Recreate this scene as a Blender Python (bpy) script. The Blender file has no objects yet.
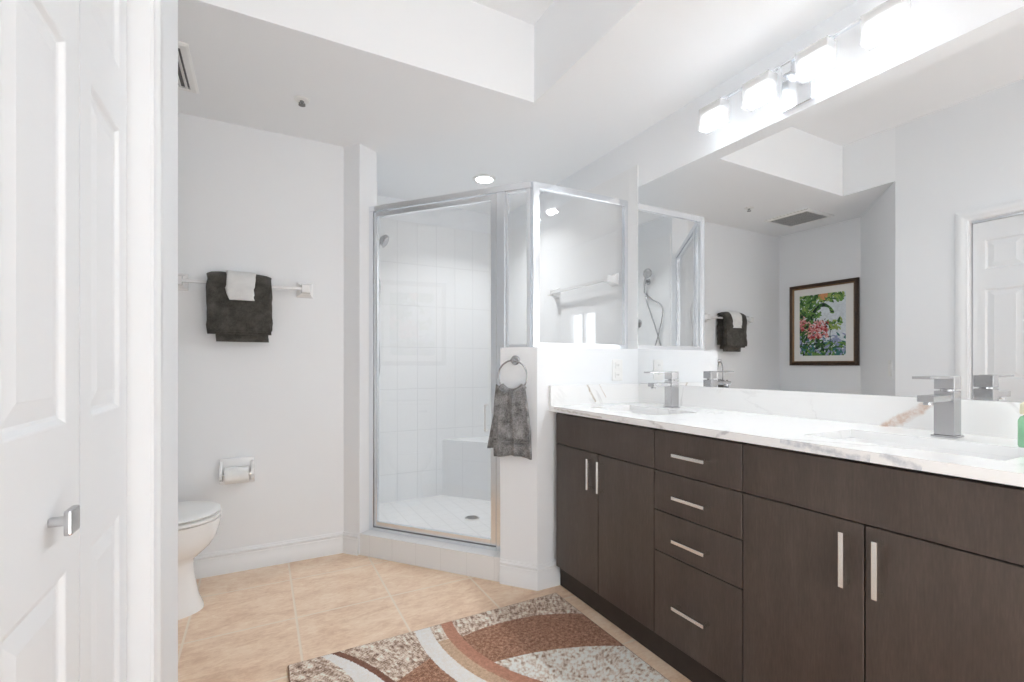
import bpy, bmesh, math, random
from mathutils import Vector, Matrix, noise as mnoise
random.seed(7)
PI = math.pi
sc = bpy.context.scene
COL = sc.collection

# ------------------------------------------------------------------ camera
PSI, CAMH, FPX = 0.4895, 1.1169, 471.445
cd = bpy.data.cameras.new('camera'); cam = bpy.data.objects.new('camera', cd); COL.objects.link(cam)
cam.location = (0, 0, CAMH); cam.rotation_euler = (PI/2, 0, -PSI)
cd.sensor_width = 36; cd.lens = 36*FPX/1024; cd.shift_y = (364.75-341)/1024; cd.clip_start = 0.02
sc.camera = cam

# ------------------------------------------------------------------ world, view, lamps
w = bpy.data.worlds.new('world'); sc.world = w; w.use_nodes = True
w.node_tree.nodes['Background'].inputs[0].default_value = (1.0, 1.0, 1.0, 1)
w.node_tree.nodes['Background'].inputs[1].default_value = 1.0
sc.view_settings.view_transform = 'Standard'; sc.view_settings.look = 'None'
sc.view_settings.gamma = 1; sc.view_settings.use_curve_mapping = False
sc.view_settings.exposure = 1.58
sc.cycles.max_bounces = 16; sc.cycles.diffuse_bounces = 8; sc.cycles.glossy_bounces = 8; sc.cycles.transparent_max_bounces = 24
SHADE_E = 0.45          # vanity shades
def area(name, loc, rot, sx, sy, watts, shape='RECTANGLE', spread=PI):
    l = bpy.data.lights.new(name, 'AREA'); l.shape = shape; l.size = sx; l.size_y = sy; l.energy = watts; l.spread = spread; l.color = (.89, .95, 1.0)
    o = bpy.data.objects.new(name, l); COL.objects.link(o); o.location = loc; o.rotation_euler = rot
    return o
area('window_daylight', (-.31, -1.18, 1.4), (0, PI/2*-1, 0), .9, .6, 7)     # daylight entering the window on the left wall
area('back_fill', (.65, -1.69, .78), (-PI/2+.75, 0, 0), 1.1, 1.05, 27)        # added fill behind the camera, at an unseen opening made up for it
area('shower_lamp', (1.38, 3.0, 2.412), (0, 0, 0), .1, .1, 2.1, 'DISK', 2.1).data.color = (.97, .985, 1)       # recessed can above the shower

# ------------------------------------------------------------------ materials
def s2l(c):
    return tuple((x/255/12.92 if x/255 <= .04045 else ((x/255+.055)/1.055)**2.4) for x in c)
class NT:
    """small helper around a material's node tree"""
    def __init__(self, name):
        self.m = bpy.data.materials.new(name); self.m.use_nodes = True
        self.t = self.m.node_tree; self.b = self.t.nodes['Principled BSDF']
        self.tc = None
    def n(self, typ, **kw):
        nd = self.t.nodes.new(typ)
        for k, v in kw.items(): setattr(nd, k, v)
        return nd
    def link(self, a, b): self.t.links.new(a, b)
    def put(self, sock, v):
        if isinstance(v, bpy.types.NodeSocket): self.link(v, sock)
        else: sock.default_value = v
    def coord(self):
        if not self.tc: self.tc = self.n('ShaderNodeTexCoord')
        return self.tc.outputs['Object']
    def mapped(self, scale=(1, 1, 1), loc=(0, 0, 0), rot=(0, 0, 0)):
        mp = self.n('ShaderNodeMapping'); self.link(self.coord(), mp.inputs['Vector'])
        mp.inputs['Scale'].default_value = scale; mp.inputs['Location'].default_value = loc; mp.inputs['Rotation'].default_value = rot
        return mp.outputs[0]
    def math(self, op, a, b=0.0, c=0.0):
        nd = self.n('ShaderNodeMath', operation=op); self.put(nd.inputs[0], a); self.put(nd.inputs[1], b); self.put(nd.inputs[2], c)
        return nd.outputs[0]
    def xyz(self):
        s = self.n('ShaderNodeSeparateXYZ'); self.link(self.coord(), s.inputs[0]); return s.outputs
    def noise(self, scale, detail=3, rough=.5, vec=None, dist=0):
        nd = self.n('ShaderNodeTexNoise'); nd.inputs['Scale'].default_value = scale; nd.inputs['Detail'].default_value = detail
        nd.inputs['Roughness'].default_value = rough; nd.inputs['Distortion'].default_value = dist
        self.link(vec if vec is not None else self.coord(), nd.inputs['Vector']); return nd.outputs[0]
    def ramp(self, fac, stops, interp='LINEAR'):
        r = self.n('ShaderNodeValToRGB'); r.color_ramp.interpolation = interp
        e = r.color_ramp.elements
        while len(e) < len(stops): e.new(.5)
        for el, (p, c) in zip(e, stops): el.position = p; el.color = (*c, 1)
        self.link(fac, r.inputs[0]); return r.outputs[0]
    def mix(self, fac, a, b):
        nd = self.n('ShaderNodeMix', data_type='RGBA')
        self.put(nd.inputs[0], fac)
        for s, v in ((nd.inputs[6], a), (nd.inputs[7], b)):
            self.put(s, v if isinstance(v, bpy.types.NodeSocket) else (*v, 1))
        return nd.outputs[2]
    def bump(self, h, strength=.2, dist=.002):
        nd = self.n('ShaderNodeBump'); nd.inputs['Strength'].default_value = strength; nd.inputs['Distance'].default_value = dist
        self.link(h, nd.inputs['Height']); self.link(nd.outputs[0], self.b.inputs['Normal'])
    def set(self, col=None, rough=.5, metal=0, spec=.5):
        if col is not None: self.put(self.b.inputs['Base Color'], col if isinstance(col, bpy.types.NodeSocket) else (*col, 1))
        self.put(self.b.inputs['Roughness'], rough); self.b.inputs['Metallic'].default_value = metal
        self.b.inputs['Specular IOR Level'].default_value = spec
        return self.m
def plain(name, col, rough=.5, metal=0, spec=.5, var=.03, scale=6):
    q = NT(name)
    n = q.noise(scale, 2)
    c0 = tuple(x*(1-var) for x in col); c1 = tuple(min(1, x*(1+var)) for x in col)
    return q.set(q.ramp(n, [(.3, c0), (.7, c1)]), rough, metal, spec)

M = {}
def paint(name, col, rough, bump=.06):
    q = NT(name); q.bump(q.noise(140, 3), bump, .001)
    return q.set(col, rough, 0, .35)
M['wall'] = paint('wall_paint', (.845, .862, .88), .55)
M['ceil'] = paint('ceiling_paint', (.885, .902, .918), .8)
M['trim'] = paint('trim_paint', (.83, .845, .86), .28, .02)
M['door'] = paint('door_paint', (.79, .805, .82), .35, .03)
M['ceramic'] = plain('white_ceramic', (.86, .86, .86), .08, 0, .5, .01)
M['plastic'] = plain('white_plastic', (.85, .85, .84), .3, 0, .5, .01)
M['dark'] = plain('vent_shading', (.16, .16, .165), .7)
M['grey'] = plain('grey_slot', (.22, .22, .22), .6)
M['paper'] = plain('tissue_paper', (.84, .84, .83), .9, 0, .1, .02, 40)
def metal(name, col, rough):
    q = NT(name); n = q.noise(90, 2)
    q.set(col, q.math('MULTIPLY_ADD', n, .04, rough-.02), 1); return q.m
M['chrome'] = metal('polished_chrome', (.84, .86, .89), .2)
M['satin'] = metal('satin_nickel', (.84, .83, .81), .25)
M['mirror'] = metal('mirror_silver', (.86, .865, .865), .0)
M['mirror'].node_tree.nodes['Principled BSDF'].inputs['Roughness'].default_value = 0
for l in list(M['mirror'].node_tree.links):
    if l.to_socket.name == 'Roughness': M['mirror'].node_tree.links.remove(l)

def glass_mat(name, r0=.04, tint=(.985, .985, .985)):
    q = NT(name); t = q.t; t.nodes.remove(q.b)
    lw = q.n('ShaderNodeLayerWeight'); lw.inputs[0].default_value = .5
    fz = q.math('MULTIPLY_ADD', q.math('POWER', lw.outputs['Facing'], 5.0), 1-r0, r0)   # Schlick reflectance of one surface
    tr = q.n('ShaderNodeBsdfTransparent'); tr.inputs[0].default_value = (*tint, 1)
    gl = q.n('ShaderNodeBsdfGlossy'); gl.inputs['Roughness'].default_value = 0.0
    mx = q.n('ShaderNodeMixShader'); q.link(fz, mx.inputs[0]); q.link(tr.outputs[0], mx.inputs[1]); q.link(gl.outputs[0], mx.inputs[2])
    q.link(mx.outputs[0], t.nodes['Material Output'].inputs[0]); return q.m
M['glass'] = glass_mat('clear_glass')

def emit(name, col, strength):
    q = NT(name); q.set(col, .4); q.b.inputs['Emission Color'].default_value = (*col, 1); q.b.inputs['Emission Strength'].default_value = strength
    return q.m
def frosted(name, col, cover):
    q = NT(name); t = q.t; t.nodes.remove(q.b)
    tr = q.n('ShaderNodeBsdfTransparent'); df = q.n('ShaderNodeBsdfTranslucent'); df.inputs[0].default_value = (*col, 1)
    d2 = q.n('ShaderNodeBsdfDiffuse'); d2.inputs[0].default_value = (*col, 1)
    m1 = q.n('ShaderNodeMixShader'); q.link(df.outputs[0], m1.inputs[1]); q.link(d2.outputs[0], m1.inputs[2])
    mx = q.n('ShaderNodeMixShader'); mx.inputs[0].default_value = cover; q.link(tr.outputs[0], mx.inputs[1]); q.link(m1.outputs[0], mx.inputs[2])
    q.link(mx.outputs[0], t.nodes['Material Output'].inputs[0]); return q.m
M['shade'] = frosted('thick_pale_glass', (.9, .9, .9), .3)
M['lamp'] = emit('lit_frosted_glass', (.92, .965, 1.0), SHADE_E)
M['bulb'] = emit('lit_diffuser', (.95, .98, 1.0), 8)

def wood():
    q = NT('espresso_wood')
    n = q.noise(1.0, 6, .65, q.mapped((30, 30, 2.2)), .6)
    n2 = q.noise(1.0, 3, .6, q.mapped((210, 210, 26)))
    n3 = q.noise(1.0, 4, .6, q.mapped((9, 9, 5)))
    f = q.math('ADD', q.math('MULTIPLY', n, .3), q.math('ADD', q.math('MULTIPLY', n2, .35), q.math('MULTIPLY', n3, .35)))
    col = q.ramp(f, [(.34, s2l((65, 56, 51))), (.52, s2l((78, 68, 62))), (.68, s2l((91, 80, 73)))])
    q.bump(n2, .08, .001)
    return q.set(col, .36, 0, .45)
M['wood'] = wood()
M['kick'] = plain('toe_kick_wood', s2l((56, 48, 44)), .55, 0, .3, .1, 20)

def quartz(veins):
    """white quartz with a few grey-brown veins; veins = list of (axis pair, p0, p1, width, colour)"""
    q = NT('veined_quartz')
    n = q.noise(2.2, 6, .6, None, 1.2)
    d = q.math('ABSOLUTE', q.math('SUBTRACT', n, .5))
    v = q.n('ShaderNodeMapRange'); q.link(d, v.inputs[0]); v.inputs[1].default_value = 0.0; v.inputs[2].default_value = .016; v.inputs[3].default_value = 1; v.inputs[4].default_value = 0
    mask = q.n('ShaderNodeMapRange'); q.link(q.noise(3.1, 2, .5, q.mapped(loc=(3, 5, 1))), mask.inputs[0]); mask.inputs[1].default_value = .48; mask.inputs[2].default_value = .62
    f = q.math('MULTIPLY', v.outputs[0], q.math('MULTIPLY', mask.outputs[0], .28))
    col = q.mix(f, (.88, .88, .875), s2l((150, 146, 146)))
    x, y, z = q.xyz()
    wob = q.noise(26, 4, .6)
    brk = q.noise(60, 3, .6)
    for (ax, p0, p1, wd, c, amt, third) in veins:
        A, B = {'yz': (y, z), 'xz': (x, z), 'xy': (x, y)}[ax]
        dx, dy = p1[0]-p0[0], p1[1]-p0[1]; L = math.hypot(dx, dy); dx /= L; dy /= L
        pa = q.math('SUBTRACT', A, p0[0]); pb = q.math('SUBTRACT', B, p0[1])
        al = q.math('ADD', q.math('MULTIPLY', pa, dx), q.math('MULTIPLY', pb, dy))
        ac = q.math('ABSOLUTE', q.math('ADD', q.math('SUBTRACT', q.math('MULTIPLY', pb, dx), q.math('MULTIPLY', pa, dy)), q.math('MULTIPLY_ADD', wob, wd*2.4, -wd*1.2)))
        inside = q.math('MULTIPLY', q.math('GREATER_THAN', al, -.01), q.math('LESS_THAN', al, L+.01))
        lim = q.n('ShaderNodeMapRange'); q.link(ac, lim.inputs[0]); lim.inputs[1].default_value = wd*.35; lim.inputs[2].default_value = wd; lim.inputs[3].default_value = 1; lim.inputs[4].default_value = 0
        bm_ = q.n('ShaderNodeMapRange'); q.link(brk, bm_.inputs[0]); bm_.inputs[1].default_value = .35; bm_.inputs[2].default_value = .6; bm_.inputs[3].default_value = .35; bm_.inputs[4].default_value = 1
        f = q.math('MULTIPLY', q.math('MULTIPLY', lim.outputs[0], inside), q.math('MULTIPLY', bm_.outputs[0], amt))
        tx, lo, hi = third
        T = {'x': x, 'y': y, 'z': z}[tx]
        f = q.math('MULTIPLY', f, q.math('MULTIPLY', q.math('GREATER_THAN', T, lo), q.math('LESS_THAN', T, hi)))
        col = q.mix(f, col, c)
    return q.set(col, .18, 0, .5)

def grid_tile(name, axes, pitch, off, gw, c_tile, c_grout, rough, var=.0, mott=None, rowstep=0):
    """tiles on a plane: axes like 'xz'; pitch and off in metres"""
    q = NT(name); o = dict(zip('xyz', q.xyz()))
    A, B = o[axes[0]], o[axes[1]]
    def cell(S, p, of):
        s = q.math('DIVIDE', q.math('SUBTRACT', S, of), p)
        fl = q.math('FLOOR', s); fr = q.math('SUBTRACT', s, fl)
        e = q.math('MULTIPLY', q.math('MINIMUM', fr, q.math('SUBTRACT', 1.0, fr)), p)
        return fl, e
    ia, ea = cell(A, pitch[0], off[0]); ib, eb = cell(B, pitch[1], off[1])
    e = q.math('MINIMUM', ea, eb)
    mr = q.n('ShaderNodeMapRange'); q.link(e, mr.inputs[0]); mr.inputs[1].default_value = gw*.35; mr.inputs[2].default_value = gw*.65
    g = mr.outputs[0]
    col = c_tile
    if mott:
        n1 = q.noise(5.5, 5, .62, q.mapped((1, 1.8, 1)), .8); n2 = q.noise(40, 5, .75, q.mapped((.6, 1.5, 1)), 1.0)
        f = q.math('ADD', q.math('MULTIPLY', n1, .5), q.math('MULTIPLY', n2, .5))
        cv = q.n('ShaderNodeCombineXYZ'); q.link(ia, cv.inputs[0]); q.link(ib, cv.inputs[1])
        wn = q.n('ShaderNodeTexWhiteNoise'); q.link(cv.outputs[0], wn.inputs[0])
        f = q.math('ADD', f, q.math('MULTIPLY_ADD', wn.outputs[0], .08, -.04))
        col = q.ramp(f, mott)
    col = q.mix(g, c_grout, col)
    q.bump(g, .5, .0015)
    return q.set(col, rough, 0, .5)
M['nickel'] = metal('brushed_faucet_metal', (.50, .50, .51), .22)
M['floor'] = grid_tile('beige_floor_tile', 'xy', (.415, .415), (.138, 2.285), .009, (.7, .6, .5), s2l((236, 219, 199)), .32,
    mott=[(.36, s2l((218, 183, 153))), (.5, s2l((236, 208, 180))), (.62, s2l((246, 224, 200)))])
TW, TG = (.82, .83, .835), (.70, .71, .715)
M['tile_xz'] = grid_tile('white_wall_tile', 'xz', (.16, .33), (1.10, 2.245), .004, TW, TG, .28)
M['tile_yz'] = grid_tile('white_wall_tile_side', 'yz', (.16, .33), (3.68, 2.245), .003, TW, (.77, .78, .785), .3)
M['tile_curb'] = grid_tile('white_curb_tile', 'xz', (.16, .6), (.07, -.3), .003, (.80, .81, .82), (.73, .74, .75), .2)
M['tile_pan'] = grid_tile('white_pan_tile', 'xy', (.11, .11), (.0, .0), .004, TW, TG, .25)

def terry(name, c0, c1, scale=420):
    q = NT(name); n = q.noise(scale, 3, .7); n2 = q.noise(24, 4, .6)
    f = q.math('ADD', q.math('MULTIPLY', n, .5), q.math('MULTIPLY', n2, .5))
    q.bump(n, .9, .004)
    q.b.inputs['Sheen Weight'].default_value = .15
    return q.set(q.ramp(f, [(.36, c0), (.64, c1)]), .95, 0, .1)
M['towel'] = terry('charcoal_terry', s2l((50, 48, 44)), s2l((100, 97, 92)))
M['handtowel'] = terry('grey_terry', s2l((72, 71, 71)), s2l((176, 175, 175)), 200)
M['cloth'] = terry('white_terry', (.78, .78, .77), (.86, .86, .85))

# ------------------------------------------------------------------ mesh helpers
class MB:
    def __init__(self): self.bm = bmesh.new(); self.mi = 0
    def _tag(self, faces):
        for f in faces: f.material_index = self.mi
    def face(self, vs):
        try:
            f = self.bm.faces.new(vs); f.material_index = self.mi; return f
        except ValueError: return None
    def box(self, x0, x1, y0, y1, z0, z1, bev=0, seg=2):
        x0, x1 = sorted((x0, x1)); y0, y1 = sorted((y0, y1)); z0, z1 = sorted((z0, z1))
        t = bmesh.new()
        bmesh.ops.create_cube(t, size=1, matrix=Matrix.LocRotScale(((x0+x1)/2, (y0+y1)/2, (z0+z1)/2), None, (x1-x0, y1-y0, z1-z0)))
        if bev: bmesh.ops.bevel(t, geom=t.edges[:], offset=bev, segments=seg, affect='EDGES', profile=.6)
        self.merge(t); return self
    def merge(self, t, mat=None):
        if mat is not None: bmesh.ops.transform(t, matrix=mat, verts=t.verts)
        mp = {v: self.bm.verts.new(v.co) for v in t.verts}
        for f in t.faces: self.face([mp[v] for v in f.verts])
        t.free()
    def prism(self, poly, z0, z1):
        a = sum(poly[i][0]*poly[(i+1) % len(poly)][1]-poly[(i+1) % len(poly)][0]*poly[i][1] for i in range(len(poly)))
        if a < 0: poly = poly[::-1]
        lo = [self.bm.verts.new((x, y, z0)) for x, y in poly]; hi = [self.bm.verts.new((x, y, z1)) for x, y in poly]
        n = len(poly)
        fs = [self.face(lo[::-1]), self.face(hi)]
        for i in range(n): self.face([lo[i], lo[(i+1) % n], hi[(i+1) % n], hi[i]])
        for f in fs: f.normal_update()
        bmesh.ops.triangulate(self.bm, faces=fs, ngon_method='EAR_CLIP'); return self
    def rings(self, rs, closed=True, cap=True):
        """rs: list of rings of points, bridged"""
        V = [[self.bm.verts.new(p) for p in r] for r in rs]
        n = len(rs[0])
        for a, b in zip(V, V[1:]):
            for i in range(n if closed else n-1): self.face([a[i], a[(i+1) % n], b[(i+1) % n], b[i]])
        if cap and closed: self.face(V[0][::-1]); self.face(V[-1])
        return V
    def tube(self, pts, r, seg=12, closed=False):
        pts = [Vector(p) for p in pts]; n = len(pts); rs = []
        rad = r if callable(r) else (lambda i: r)
        tg = [(pts[(i+1) % n]-pts[i-1] if closed else pts[min(i+1, n-1)]-pts[max(i-1, 0)]).normalized() for i in range(n)]
        up = Vector((0, 0, 1)) if abs(tg[0].z) < .9 else Vector((1, 0, 0))
        u = tg[0].cross(up).normalized()
        for i in range(n):
            u = (u-tg[i]*u.dot(tg[i])).normalized(); v = tg[i].cross(u)
            rs.append([pts[i]+(u*math.cos(2*PI*k/seg)+v*math.sin(2*PI*k/seg))*rad(i) for k in range(seg)])
        if closed:
            V = [[self.bm.verts.new(p) for p in q] for q in rs]
            for a, b in zip(V, V[1:]+V[:1]):
                for i in range(seg): self.face([a[i], a[(i+1) % seg], b[(i+1) % seg], b[i]])
        else: self.rings(rs)
        return self
    def lathe(self, prof, c=(0, 0, 0), axis='z', seg=32, sx=1, sy=1):
        rs = []
        for r, h in prof:
            ring = []
            for k in range(seg):
                a = 2*PI*k/seg; p, q = r*math.cos(a)*sx, r*math.sin(a)*sy
                ring.append({'z': (c[0]+p, c[1]+q, c[2]+h), 'x': (c[0]+h, c[1]+p, c[2]+q), 'y': (c[0]+q, c[1]+h, c[2]+p)}[axis])
            rs.append(ring)
        self.rings(rs); return self
    def sweep(self, prof, path, closed=False):
        """profile (out, z) swept along a plan polyline, out = to the left of travel, mitred"""
        P = [Vector((x, y)) for x, y in path]; n = len(P); rs = []
        for i in range(n):
            d0 = (P[i]-P[i-1]).normalized() if i or closed else None
            d1 = (P[(i+1) % n]-P[i]).normalized() if i < n-1 or closed else None
            d0 = d0 or d1; d1 = d1 or d0
            n0 = Vector((-d0.y, d0.x)); n1 = Vector((-d1.y, d1.x)); m = (n0+n1).normalized(); k = 1/max(.3, m.dot(n0))
            rs.append([(P[i].x+m.x*k*o, P[i].y+m.y*k*o, z) for o, z in prof])
        self.rings(rs); return self
    def build(self, name, mats, parent=None, smooth=False, world=True, auto=None):
        bm = self.bm
        bmesh.ops.recalc_face_normals(bm, faces=bm.faces)
        if parent is not None and world:
            bm.transform((Matrix.Translation(parent['_loc'])@Matrix.Rotation(parent['_rz'], 4, 'Z')).inverted())
        me = bpy.data.meshes.new(name); bm.to_mesh(me); bm.free()
        for m in (mats if isinstance(mats, (list, tuple)) else [mats]): me.materials.append(m)
        o = bpy.data.objects.new(name, me); COL.objects.link(o)
        if parent is not None: o.parent = parent; o['_loc'] = (0, 0, 0); o['_rz'] = 0.0
        if smooth or auto:
            me.polygons.foreach_set('use_smooth', [True]*len(me.polygons))
            if auto: me.set_sharp_from_angle(angle=math.radians(auto))
        return o
def thing(name, label, cat, loc=(0, 0, 0), rz=0, group=None):
    o = bpy.data.objects.new(name, None); o.empty_display_size = .05; COL.objects.link(o)
    o.location = loc; o.rotation_euler = (0, 0, rz); o['_loc'] = loc; o['_rz'] = rz
    o['label'] = label; o['category'] = cat
    if group: o['group'] = group
    return o
def tag(o, label, cat, group=None):
    o['label'] = label; o['category'] = cat
    if group: o['group'] = group
    return o
def struct(name, mb, mats, **k):
    o = mb.build(name, mats, **k); o['kind'] = 'structure'; return o
def sub(name, mb, mats, parent, **k):
    """a part below a part, authored in the thing's local frame"""
    return mb.build(name, mats, parent, world=False, **k)
def at_origin(o, loc):
    """move a top-level mesh's origin to its base"""
    o.data.transform(Matrix.Translation(Vector(loc)*-1)); o.location = loc; return o
def copy_tree(o, parent=None):
    c = o.copy(); COL.objects.link(c)
    if parent is not None: c.parent = parent
    for ch in list(o.children): copy_tree(ch, c)
    return c

# ------------------------------------------------------------------ key plan dimensions
ZC, ZT = 2.417, 2.80
YF, XL = 2.956, -.213
C0 = Vector((.4356, YF)); E1 = Vector((.5121, 2.8656)); E2 = Vector((.6256, 2.935))
K = Vector((1.2126, 2.0102)); XW = 1.88
D = (K-E1).normalized(); N = Vector((-D.y, D.x)); ANG = math.atan2(D.y, D.x)
def dg(t, o=0): p = E1+D*t+N*o; return (p.x, p.y)
YB = 3.68

# ------------------------------------------------------------------ the setting
struct('floor', MB().box(-1.05, 1.98, -1.8, 3.78, -.06, 0), M['floor'])
mb = MB(); mb.prism([(-1.05, YF), tuple(C0), tuple(E1), tuple(E2), (.6256, YB), (-1.05, YB)], 0, ZC)
struct('wall_far', mb, M['wall'])
struct('wall_right', MB().box(XW, 1.98, -1.8, YB, 0, ZC), M['wall'])
struct('wall_shower', MB().box(-1.05, 1.98, YB, 3.78, 0, ZC), M['wall'])
# knee wall carrying the glass
KT = .14
S0, S1 = dg(.905), dg(.905, KT)
tc = (E1.y+N.y*KT-(K.y+KT))/(-D.y); KI = dg(tc, KT)
mb = MB(); mb.prism([S0, tuple(K), (XW, K.y), (XW, K.y+KT), KI, S1], 0, 1.205)
struct('wall_knee', mb, M['wall'])
# soffit and raised tray
mb = MB(); mb.prism([(-1.05, 3.78), (1.98, 3.78), (1.98, -1.8), (1.196, -1.8), (1.196, 2.011), (XL, 2.011), (XL, 1.669), (-1.05, 1.669)], ZC, ZT)
struct('ceiling_soffit', mb, M['ceil'])
struct('ceiling', MB().box(-1.05, 1.98, -1.8, 3.78, ZT, 2.86), M['ceil'])
# wall with the closet door and the window
WY0, WY1, WZ0, WZ1 = -1.5, -.86, .95, 1.86
DY0, DY1, DZ1 = .058, 1.277, 2.03
mb = MB()
mb.box(-.333, XL, DY1, 1.669, 0, ZT); mb.box(-.333, XL, WY1, DY0, 0, ZT); mb.box(-.333, XL, DY0, DY1, DZ1, ZT)
mb.box(-.333, XL, -1.8, WY0, 0, ZT); mb.box(-.333, XL, WY0, WY1, 0, WZ0); mb.box(-.333, XL, WY0, WY1, WZ1, ZT)
mb.box(-.36, -.333, DY0-.05, DY1+.05, 0, DZ1+.05)  # unseen backing added behind the closet door to block light leaks
struct('wall_left', mb, M['wall'])
mb = MB(); mb.prism([(XL, 1.669), (-.911, 2.2184), (-.911, YF), (-1.05, YF), (-1.05, 1.669)], 0, ZC)
struct('wall_alcove', mb, M['wall'])
mb = MB(); mb.box(XL, .08, -1.8, -1.7, 0, ZT); mb.box(1.22, XW, -1.8, -1.7, 0, ZT); mb.box(.08, 1.22, -1.8, -1.7, 2.16, ZT); mb.box(.08, 1.22, -1.8, -1.7, 0, .22)  # opening left for the added fill lamp
struct('wall_back', mb, M['wall'])
# window
wn = bpy.data.objects.new('window_1', None); COL.objects.link(wn); wn['kind'] = 'structure'; wn['_loc'] = (0, 0, 0); wn['_rz'] = 0.0
mb = MB(); ym = (WY0+WY1)/2
for y0, y1, z0, z1 in ((WY0, WY0+.03, WZ0, WZ1), (WY1-.03, WY1, WZ0, WZ1), (ym-.025, ym+.025, WZ0, WZ1), (WY0, WY1, WZ0, WZ0+.03), (WY0, WY1, WZ1-.03, WZ1)):
    mb.box(-.30, -.25, y0, y1, z0, z1)
mb.build('window_frame', M['trim'], wn)
for y0, y1 in ((WY0+.03, ym-.025), (ym+.025, WY1-.03)):
    MB().box(-.278, -.272, y0, y1, WZ0+.03, WZ1-.03).build('window_pane', M['glass'], wn)

# baseboards
BP = [(0, 0), (.016, 0), (.016, .052), (.012, .062), (.011, .090), (.008, .094), (.008, .097), (.013, .101), (.013, .109), (.007, .114), (.005, .122), (0, .122)]
def bb(name, path):
    struct(name, MB().sweep(BP, path), M['trim'], auto=25)
bb('baseboard_far', [dg(-.004), tuple(C0), (-.911+.016, YF)][::1])
bb('baseboard_knee', [(1.34, K.y), tuple(K), dg(.9075)])
bb('baseboard_alcove', [(-.911, YF-.002), (-.911, 2.2184), (XL-.01, 1.669+.008)])
bb('baseboard_left', [(XL, 1.667), (XL, 1.33)])
bb('baseboard_back', [(XL+.002, -1.7), (XW-.002, -1.7)])

# closet door casing
CP = [(0, .004), (.006, .004), (.008, .010), (.008, .022), (.012, .028), (.014, .036), (.014, .056), (.011, .064), (0, .064)]   # (out, across)
mb = MB()
def casing_side(y_in, sgn, ztop):
    rs = []
    for z, k in ((0, 0), (ztop, 1)):
        rs.append([(XL+o, y_in+sgn*a, z+(a if k else 0)) for o, a in CP])
    mb.rings(rs)
casing_side(DY1, 1, DZ1); casing_side(DY0, -1, DZ1)
mb.rings([[(XL+o, DY0-a, DZ1+a) for o, a in CP], [(XL+o, DY1+a, DZ1+a) for o, a in CP]])
struct('trim_1', mb, M['trim'], auto=40)

# bifold closet door: two leaves with raised panels
door = bpy.data.objects.new('door_1', None); COL.objects.link(door); door['kind'] = 'structure'
door.location = (-.252, .98, .012); door['_loc'] = (-.252, .98, .012); door['_rz'] = 0.0
def leaf(y0, y1):
    mb = MB(); X = -.252; T = .035; z0, z1 = .012, 2.012
    rows = [(.25, .815), (1.03, 1.592), (1.712, 1.90)]; st = .056
    zs = [z0]+[z for r in rows for z in r]+[z1]; a, b = y0+st, y1-st
    mb.box(X-T, X, y0, a, z0, z1); mb.box(X-T, X, b, y1, z0, z1)
    for i in range(0, len(zs), 2): mb.box(X-T, X, a, b, zs[i], zs[i+1])
    for p, q in rows:
        def rect(inset, x): return [(x, a+inset, p+inset), (x, b-inset, p+inset), (x, b-inset, q-inset), (x, a+inset, q-inset)]
        mb.rings([rect(0, X), rect(.003, X-.001), rect(.009, X-.006), rect(.014, X-.0075), rect(.040, X-.003), rect(.042, X-.0025)], cap=False)
        vs = [mb.bm.verts.new(c) for c in rect(.042, X-.0025)]; mb.face(vs)
        mb.box(X-T, X-T+.01, a, b, p, q)
    return mb.build('door_leaf', M['door'], door)
leaf(.977, 1.271); leaf(.667, .974); leaf(.365, .662); leaf(.064, .362)
mb = MB(); mb.box(-.253, -.230, .848, .860, .898, .910, .003); mb.box(-.233, -.224, .836, .872, .887, .921, .003)
mb.build('door_knob', M['nickel'], door)
MB().box(-.285, -.245, DY0+.004, DY1-.004, 2.014, 2.028).build('door_track', M['chrome'], door)

# shower tile linings, pan, bench, curb
struct('trim_2', MB().box(.6336, 1.872, YB-.008, YB, .05, 2.245), M['tile_xz'])
struct('trim_3', MB().box(1.872, XW, K.y+KT, YB, .05, 1.205).box(1.872, XW, K.y+.001, YB, 1.205, 2.245), M['tile_yz'])
struct('trim_4', MB().box(.6256, .6336, 2.95, YB, .05, 2.245), M['tile_yz'])
mb = MB(); mb.prism([dg(.02, KT), S1, KI, (XW, K.y+KT), (XW, YB), (.6256, YB), (.6256, 2.955)], 0.0, .05)
struct('floor_shower', mb, M['tile_pan'])
mb = MB(); mb.prism([(1.31, YB-.008), (1.872, YB-.008), (1.872, 3.0)], .05, .505)
b = mb.build('shower_bench', M['tile_curb']); tag(b, 'white tiled triangular corner bench inside the shower', 'bench')
at_origin(b, (1.68, 3.45, .05))
cb = bpy.data.objects.new('x', None)
mb = MB(); mb.prism([(.003, 0), (.9035, 0), (.9035, KT-.002), (.0235, KT-.002)], 0, .117); mb.prism([(.002, -.005), (.9038, -.005), (.9038, KT-.002), (.0235, KT-.002)], .117, .127)
cb = mb.build('shower_curb', M['tile_curb']); cb.location = (E1.x, E1.y, 0); cb.rotation_euler = (0, 0, ANG)
tag(cb, 'low white tiled curb under the glass shower door', 'curb')
# drain
t = thing('shower_drain', 'round metal drain in the white shower floor', 'drain', (1.295, 3.02, .05))
MB().lathe([(.0, 0), (.052, 0), (.052, .003), (.046, .006), (.0, .006)], seg=32).build('rim', M['satin'], t, world=False, auto=40)
mb = MB()
for i in range(-3, 4):
    h = math.sqrt(.042**2-(i*.011)**2); mb.box(i*.011-.003, i*.011+.003, -h, h, .0055, .0075)
mb.build('grate', M['grey'], t, world=False)

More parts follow.
